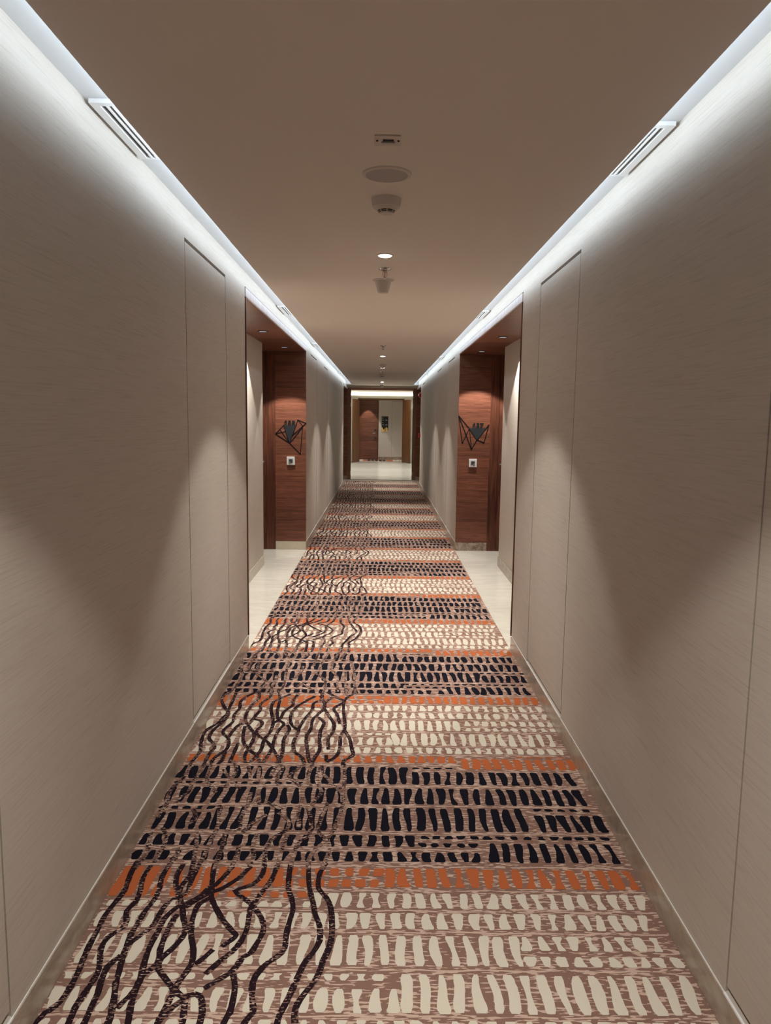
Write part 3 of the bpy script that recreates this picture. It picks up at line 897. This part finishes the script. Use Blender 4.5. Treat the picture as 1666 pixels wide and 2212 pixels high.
def sprinkler(y, label, first=[None]):
    loc = (0.009, y, ZC)
    if first[0]: return repeat(first[0], loc, label)
    e = empty('sprinkler', loc, label, 'sprinkler', 'chrome sprinklers on the hallway ceiling')
    mb = MB(); mb.lathe(loc, [(0.035, 0.0), (0.034, -0.006), (0.022, -0.011), (0.012, -0.012)], 0, 36); mb.build('escutcheon', M['chrome'], e)
    c = lambda dz: (0.009, y, ZC + dz)
    mb = MB(); mb.lathe(c(-0.0122), [(0.011, 0.0), (0.011, -0.008), (0.007, -0.011)], 0, 20)
    for sx in (-1, 1):
        mb.tube((0.009 + sx * 0.010, y, ZC - 0.017), (0.009 + sx * 0.0125, y, ZC - 0.036), 0.0022, seg=8)
        mb.tube((0.009 + sx * 0.0125, y, ZC - 0.036), (0.009 + sx * 0.003, y, ZC - 0.047), 0.0022, seg=8)
    mb.build('yoke', M['chrome'], e)
    mb = MB(); mb.tube(c(-0.0235), c(-0.0450), 0.0022, seg=10); mb.build('glass_bulb', M['bulbred'], e)
    mb = MB(); mb.lathe(c(-0.0472), [(0.005, 0.0), (0.014, -0.004), (0.014, -0.0058), (0.005, -0.0065)], 0, 20); mb.build('deflector', M['chrome'], e)
    first[0] = e
sprinkler(4.234, 'chrome sprinkler hanging in front of the cone-shaped detector')
sprinkler(8.528, 'chrome sprinkler on the bare ceiling above the room signs')
sprinkler(13.07, 'small dark sprinkler before the flat far detector')
sprinkler(17.40, 'farthest sprinkler near the fire door frame')

def cone_detector(y, label, first=[None]):
    loc = (0.0, y, ZC)
    if first[0]: return repeat(first[0], loc, label)
    e = empty('cone_detector', loc, label, 'detector', 'cone-shaped ceiling detectors')
    mb = MB(); mb.lathe(loc, [(0.064, 0.0), (0.063, -0.003), (0.050, -0.009)], 0, 40); mb.build('base_ring', M['device'], e)
    mb = MB(); mb.lathe((0.0, y, ZC - 0.0092), [(0.048, 0.0), (0.0475, -0.006), (0.0345, -0.056), (0.031, -0.062)], 0, 40); mb.build('cone_body', M['device'], e)
    mb = MB(); mb.lathe((0.0, y, ZC - 0.0715), [(0.0305, 0.0), (0.028, -0.004), (0.015, -0.006)], 0, 40); mb.build('end_cap', M['device'], e)
    first[0] = e
cone_detector(4.578, 'beige upside-down cone detector behind the nearest sprinkler')
cone_detector(18.15, 'cone detector hanging just before the fire door frame')

# ------------------------------------------------------------------ air vents in the recess
def vent(s, y0, y1, label):
    x0 = (XL if s < 0 else XR) - s * 0.006
    x1 = (CL if s < 0 else CR) - s * 0.002
    e = empty('air_vent', ((x0 + x1) / 2, (y0 + y1) / 2, ZR - 0.0005), label, 'air vent', 'linear air vents in the ceiling recess')
    zt, zb = ZR - 0.0005, ZR - 0.013
    mb = MB()
    mb.box(x0, x0 - s * 0.025, y0, y1, zb, zt)
    mb.box(x1 + s * 0.010, x1, y0, y1, zb, zt)
    for ya, yb in ((y0, y0 + 0.022), (y1 - 0.012, y1)):
        mb.box(x0 - s * 0.0251, x1 + s * 0.0101, ya, yb, zb, zt)
    mb.build('frame', M['white'], e)
    MB().box(x0 - s * 0.0255, x1 + s * 0.0105, y0 + 0.0225, y1 - 0.0125, zt - 0.002, zt).build('slot_shade_plate', M['slot'], e)  # flat black plate paints in the shade inside the slots
    xa, xz = x0 - s * 0.0255, x1 + s * 0.0105
    n = 5
    for k in range(1, n):
        xx = xa + (xz - xa) * k / n
        MB().box(xx - 0.0028, xx + 0.0028, y0 + 0.0225, y1 - 0.0125, zb, zt - 0.0025).build('blade', M['white'], e)
for s, sd, L in ((-1, 'left', [(2.25, 2.715), (6.12, 6.62), (9.06, 9.57), (14.52, 14.98)]), (1, 'right', [(2.345, 2.815), (6.22, 6.68), (10.70, 11.25), (14.45, 15.0)])):
    for (a, b), t in zip(L, ('nearest long slotted air vent along the %s cove', 'slotted air vent over the %s door alcove', 'third slotted air vent along the %s cove, past the alcove', 'farthest tiny air vent along the %s cove')):
        vent(s, a, b, t % sd)

# ------------------------------------------------------------------ far end: pockets, fire door frame
def pocket(s, side):
    x = XL if s < 0 else XR
    e = empty('wood_wall_panel', (s * 1.02, YF, 0), 'dark walnut return panel with stone skirting %s of the fire door frame' % side, 'wall panel')
    mb = MB(); planks(mb, x + s * 0.0005, s * 1.209, YF + 0.0, YF + 0.02, 0.085, 2.30); mb.build('planks', M['wood'], e)
    MB().box(x + s * 0.0005, s * 1.209, YF - 0.008, YF + 0.02, -0.005, 0.083).build('stone_skirting', M['skirtv'], e)
    e = empty('wood_alcove_frame', (x, 17.85, 2.235), 'dark walnut soffit of the far pocket at the end of the %s wall' % side, 'soffit')
    MB().box(x + s * 0.012, s * 1.209, YE + 0.001, YF - 0.0005, 2.235, 2.265).build('soffit_board', M['woody'], e)
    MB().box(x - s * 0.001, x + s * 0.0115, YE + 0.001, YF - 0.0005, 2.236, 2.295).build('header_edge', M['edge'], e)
pocket(-1, 'left'); pocket(1, 'right')

e = empty('fire_door_frame', (0.012, YF + 0.06, 0), 'walnut fire door frame standing open across the far end of the hallway', 'door frame')
for nm, x0, x1 in (('jamb', XL + 0.0005, -0.772), ('jamb', 0.790, XR - 0.0005)):
    MB().box(x0, x1, YF - 0.012, YF + 0.11, -0.005, 2.268).build(nm, M['framev'], e)
MB().box(-0.7715, 0.7895, YF - 0.012, YF + 0.11, 2.212, 2.268).build('head', M['frameh'], e)
for x0, x1, s in ((-0.7715, -0.758, -1), (0.776, 0.7895, 1)):
    MB().box(x0, x1, YF + 0.03, YF + 0.10, -0.004, 2.2115).build('door_stop', M['black'], e)
    for z in (2.03, 1.80, 0.11):
        xx = x0 if s < 0 else x1
        MB().box(xx, xx - s * 0.010, YF + 0.004, YF + 0.028, z, z + 0.10).build('hinge', M['steel'], e)
th = MB(); th.box(-0.77, 0.788, YF - 0.14, YF - 0.09, -0.0055, 0.002)
tag(th.build('door_threshold', M['gap']), 'dark floor strip at the threshold of the fire door frame', 'threshold')
wl = MB()
wl.box(-1.6, 1.6, YF + 0.0205, YF + 0.11, 2.2685, 2.75)
for s in (-1, 1): wl.box((XL if s < 0 else XR), s * 1.6, YF + 0.0205, YF + 0.11, -0.005, 2.268)
struct('wall_lobby_front', wl, M['lobbyp'])

# red alarm devices on the right wall end
e = empty('fire_alarm_sounder', (XR, 16.86, 2.05), 'red fire alarm strobe high on the end of the right wall', 'fire alarm')
mb = MB(); mb.lathe((XR + 0.006, 16.86, 2.05), [(0.058, -0.001), (0.058, -0.020), (0.050, -0.042), (0.040, -0.050)], 0, 32, True, 'x'); mb.build('red_body', M['red'], e)
mb = MB(); mb.lathe((XR - 0.0445, 16.86, 2.05), [(0.024, 0.0), (0.022, -0.012), (0.012, -0.020)], 0, 24, True, 'x'); mb.build('white_strobe', M['lens'], e)
e = empty('fire_call_point', (XR, 16.88, 1.10), 'red fire call point on the right wall end, below the strobe', 'call point')
MB().box(XR + 0.005, XR - 0.035, 16.83, 16.925, 1.105, 1.20).build('red_box', M['red'], e, bevel=0.004)
MB().box(XR - 0.0355, XR - 0.037, 16.845, 16.91, 1.125, 1.175).build('push_plate', M['gap'], e)

# ------------------------------------------------------------------ lobby beyond the fire door
YL = 26.60
lw = MB()
for s in (-1, 1): lw.box(s * 1.6, s * 1.7, YF + 0.1105, YL, -0.006, 2.75)
struct('wall_lobby_side', lw, M['lobbyp'])
lw = MB(); grid_boxes(lw, (YL, YL + 0.12), (-1.7, 1.7), (-0.006, 2.75), [(-0.83, 0.80, -1, 2.225)], 'y')
struct('wall_lobby_end', lw, M['lobbyp'])
lc = MB(); lc.box(-1.6, 1.6, YF + 0.1105, 23.9, 2.36, 2.38); lc.box(-1.7, 1.7, YF + 0.1105, YL + 0.12, 2.75, 2.80)
struct('ceiling_lobby', lc, M['lobbyp'])
lg = MB()  # ledge and lip added to shape the LED wash on the wall
lg.box(-1.59, 1.59, YL - 0.12, YL - 0.0005, 2.285, 2.300)
lg.box(-1.59, 1.59, YL - 0.12, YL - 0.112, 2.3002, 2.318)
struct('trim_1', lg, M['lobbyp'])
mb = MB()
mb.box(-1.55, 1.55, YL - 0.105, YL - 0.075, 2.3005, 2.308, 0)
mb.poly([(-1.55, YL - 0.104, 2.3085), (1.55, YL - 0.104, 2.3085), (1.55, YL - 0.076, 2.3085), (-1.55, YL - 0.076, 2.3085)], 1)
tag(mb.build('led_strip', [M['white'], M['ledl']]), 'warm white LED strip on an added ledge above the double doors beyond the lobby', 'light strip')
e0 = None
for i, (x, y) in enumerate(((-0.7, 20.4), (0.7, 20.4), (-0.7, 22.6), (0.7, 22.6), (-0.7, 25.2), (0.7, 25.2))):  # unseen lamps, added so floor bounce brightens the lobby ceiling
    z = 2.36 if y < 23.9 else 2.75
    lab = ('added round fill lamp in the lobby beyond the fire door frame, %s %s' % (('left' if x < 0 else 'right'), ('near the frame', 'mid lobby', 'by the double doors')[i // 2]))
    if e0 is None:
        e0 = empty('lobby_fill_lamp', (x, y, z), lab, 'downlight', 'added lobby fill lamps')
        mb = MB(); mb.lathe((x, y, z), [(0.05, -0.0005), (0.048, -0.004), (0.035, -0.005)], 0, 24); mb.build('lens', M['lamp'], e0)
        spot(e0, (x, y, z - 0.01), LOBBY_W, 140, 0.6, (0.96, 0.98, 0.96), 0.04)
    else:
        repeat(e0, (x, y, z), lab)
# inner frame and the two open leaves
e = empty('double_door_frame', (-0.02, YL, 0), 'brown frame of the double doors between lobby and cross corridor', 'door frame')
for x0, x1 in ((-0.829, -0.772), (0.742, 0.799)):
    MB().box(x0, x1, YL - 0.02, YL + 0.13, -0.005, 2.2245).build('jamb', M['teak'], e)
MB().box(-0.7715, 0.7415, YL - 0.02, YL + 0.13, 2.168, 2.2245).build('head', M['teak'], e)
def leaf(hx, tx, ty, nm, label):
    """leaf swung towards the lobby, from its hinge at (hx, YL) to its free edge (tx, ty)"""
    h = Vector((hx, YL - 0.03)); t = Vector((tx, ty)); d = (t - h).normalized(); n = Vector((-d.y, d.x)) * 0.02
    mb = MB()
    mb.prism([(p.x, p.y, 0.004) for p in (h + n, h - n, t - n, t + n)], (0, 0, 2.178))
    tag(struct(nm, mb, M['teak']), label, 'door')
leaf(-0.790, -0.985, 25.88, 'door_3', 'left brown leaf of the open double doors beyond the lobby')
leaf(0.765, 0.990, 25.84, 'door_4', 'right brown leaf of the open double doors beyond the lobby')

# ------------------------------------------------------------------ cross corridor
YX = 28.20
xw = MB()
grid_boxes(xw, (YX, YX + 0.12), (-1.7, 1.7), (-0.006, 2.5), [(0.385, 1.05, 0.115, 2.175), (-0.864, -0.106, -1, 2.264)], 'y')
xw.box(0.37, 1.06, YX + 0.05, YX + 0.12, 0.1, 2.2)
struct('wall_cross_corridor', xw, M['wall'])
xs = MB(); xs.box(-0.105, 1.6, YX - 0.008, YX - 0.0005, -0.005, 0.098)
struct('baseboard_cross_corridor', xs, M['skirtv'])
xc = MB(); xc.box(-1.7, 1.7, YL + 0.1305, YX + 0.12, 2.40, 2.46)
struct('ceiling_cross_corridor', xc, M['paint'])
xe = MB()
for s in (-1, 1): xe.box(s * 1.7, s * 1.8, YL, YX + 0.12, -0.006, 2.5)
struct('wall_cross_end', xe, M['wall'])
e = empty('access_panel', (0.72, YX, 0.12), 'tall flush access panel right of the dark direction sign', 'access panel')
MB().box(0.390, 1.045, YX + 0.001, YX + 0.03, 0.120, 2.165).build('panel', M['wall'], e)
MB().box(0.386, 1.049, YX + 0.032, YX + 0.040, 0.116, 2.174).build('backing_frame', M['gap'], e)
d = MB(); planks(d, -0.805, -0.150, YX + 0.02, YX + 0.06, 0.012, 2.205, 0.17, 0.003)
door = struct('door_5', d, M['wood'])
tag(door, 'walnut plank door with lever handle in the cross corridor, under a spotlight', 'door')
mb = MB(); mb.lathe((-0.218, YX + 0.0195, 0.985), [(0.025, 0), (0.025, -0.009)], 0, 20, True, 'y'); mb.tube((-0.218, YX + 0.015, 0.985), (-0.218, YX - 0.035, 0.985), 0.009); mb.tube((-0.208, YX - 0.035, 0.985), (-0.325, YX - 0.037, 0.982), 0.0095)
mb.build('door_handle', M['chrome'], door)
MB().box(-0.255, -0.185, YX + 0.004, YX + 0.0195, 1.06, 1.135).build('card_lock', M['black'], door)
mb = MB(); mb.prism([(-0.275, YX + 0.015, 0.845), (-0.255, YX + 0.015, 0.855), (-0.185, YX + 0.015, 0.80), (-0.185, YX + 0.015, 0.765)], (0, -0.01, 0)); mb.build('door_closer_guard', M['black'], door)
mb = MB(); mb.lathe((-0.568, YX + 0.0195, 1.398), [(0.011, 0), (0.009, -0.005)], 0, 16, True, 'y'); mb.build('peephole', M['chrome'], door)
mb = MB()
mb.box(-0.862, -0.807, YX - 0.010, YX + 0.06, -0.005, 2.262); mb.box(-0.148, -0.108, YX - 0.010, YX + 0.06, -0.005, 2.262); mb.box(-0.807, -0.148, YX - 0.010, YX + 0.06, 2.208, 2.262)
tag(mb.build('door_casing', M['woodv']), 'dark walnut casing around the door in the cross corridor', 'door frame')

e = empty('direction_sign', (0.132, YX, 1.037), 'black direction sign with gold mountain shapes on the cross corridor wall', 'sign')
MB().box(0.008, 0.258, YX - 0.010, YX - 0.0005, 1.040, 1.610).build('sign_board', M['signp'], e)
gy = YX - 0.0125
mb = MB()
mb.prism([(0.006, gy, 1.040), (0.258, gy, 1.040), (0.262, gy, 1.085), (0.235, gy, 1.115), (0.256, gy, 1.145), (0.190, gy, 1.225), (0.090, gy, 1.115), (0.075, gy, 1.13), (0.036, gy, 1.205), (0.006, gy, 1.215)], (0, 0.002, 0), 0)
mb.prism([(0.010, gy - 0.001, 1.045), (0.110, gy - 0.001, 1.045), (0.055, gy - 0.001, 1.075)], (0, 0.0005, 0), 1)
mb.prism([(0.115, gy - 0.001, 1.050), (0.150, gy - 0.001, 1.050), (0.178, gy - 0.001, 1.200), (0.125, gy - 0.001, 1.135)], (0, 0.0005, 0), 2)
mb.prism([(0.165, gy - 0.001, 1.050), (0.240, gy - 0.001, 1.050), (0.192, gy - 0.001, 1.215)], (0, 0.0005, 0), 1)
mb.prism([(0.012, gy - 0.001, 1.085), (0.080, gy - 0.001, 1.105), (0.050, gy - 0.001, 1.085)], (0, 0.0005, 0), 2)
mb.build('gold_mountains', [M['gold'], M['goldl'], M['goldd']], e)
ty = YX - 0.0112
for z, s in ((1.545, -1), (1.375, 1)):
    mb = MB(); cx = 0.05
    mb.prism([(cx - s * 0.022, ty, z + 0.006), (cx - s * 0.022, ty, z - 0.006), (cx, ty, z - 0.006), (cx, ty, z - 0.020), (cx + s * 0.024, ty, z), (cx, ty, z + 0.020), (cx, ty, z + 0.006)], (0, 0.0008, 0))
    mb.build('arrow', M['print'], e)
for z, ab in ((1.455, ('621', '638')), (1.285, ('639', '658'))):
    text_mesh(ab[0], 0.046, 0.026, ty, z, 0.0004, M['print'], 'room_number', e, 0.0006)
    text_mesh('-', 0.046, 0.123, ty, z, 0.0004, M['print'], 'dash', e, 0.0006)
    text_mesh(ab[1], 0.046, 0.152, ty, z, 0.0004, M['print'], 'room_number', e, 0.0006)
e1 = None
for x, lab in ((-0.50, 'cross corridor downlight above the plank door'), (1.42, 'cross corridor downlight right of the flush panel')):
    if e1 is None:
        e1 = empty('cross_downlight', (x, 27.92, 2.40), lab, 'downlight', 'cross corridor downlights')
        mb = MB(); mb.lathe((x, 27.92, 2.40), [(0.05, -0.0005), (0.048, -0.004), (0.034, -0.005)], 0, 24); mb.build('lens', M['lamp'], e1)
        spot(e1, (x, 27.92, 2.39), CROSS_W, 58, 0.2, WARM)
    else:
        c = repeat(e1, (x, 27.30, 2.40), lab)
        for ch in c.children:
            if ch.type == 'LIGHT': ch.data = ch.data.copy(); ch.data.energy = CROSS_W * 0.3

for o in bpy.data.objects:
    if 'base' in o: del o['base']
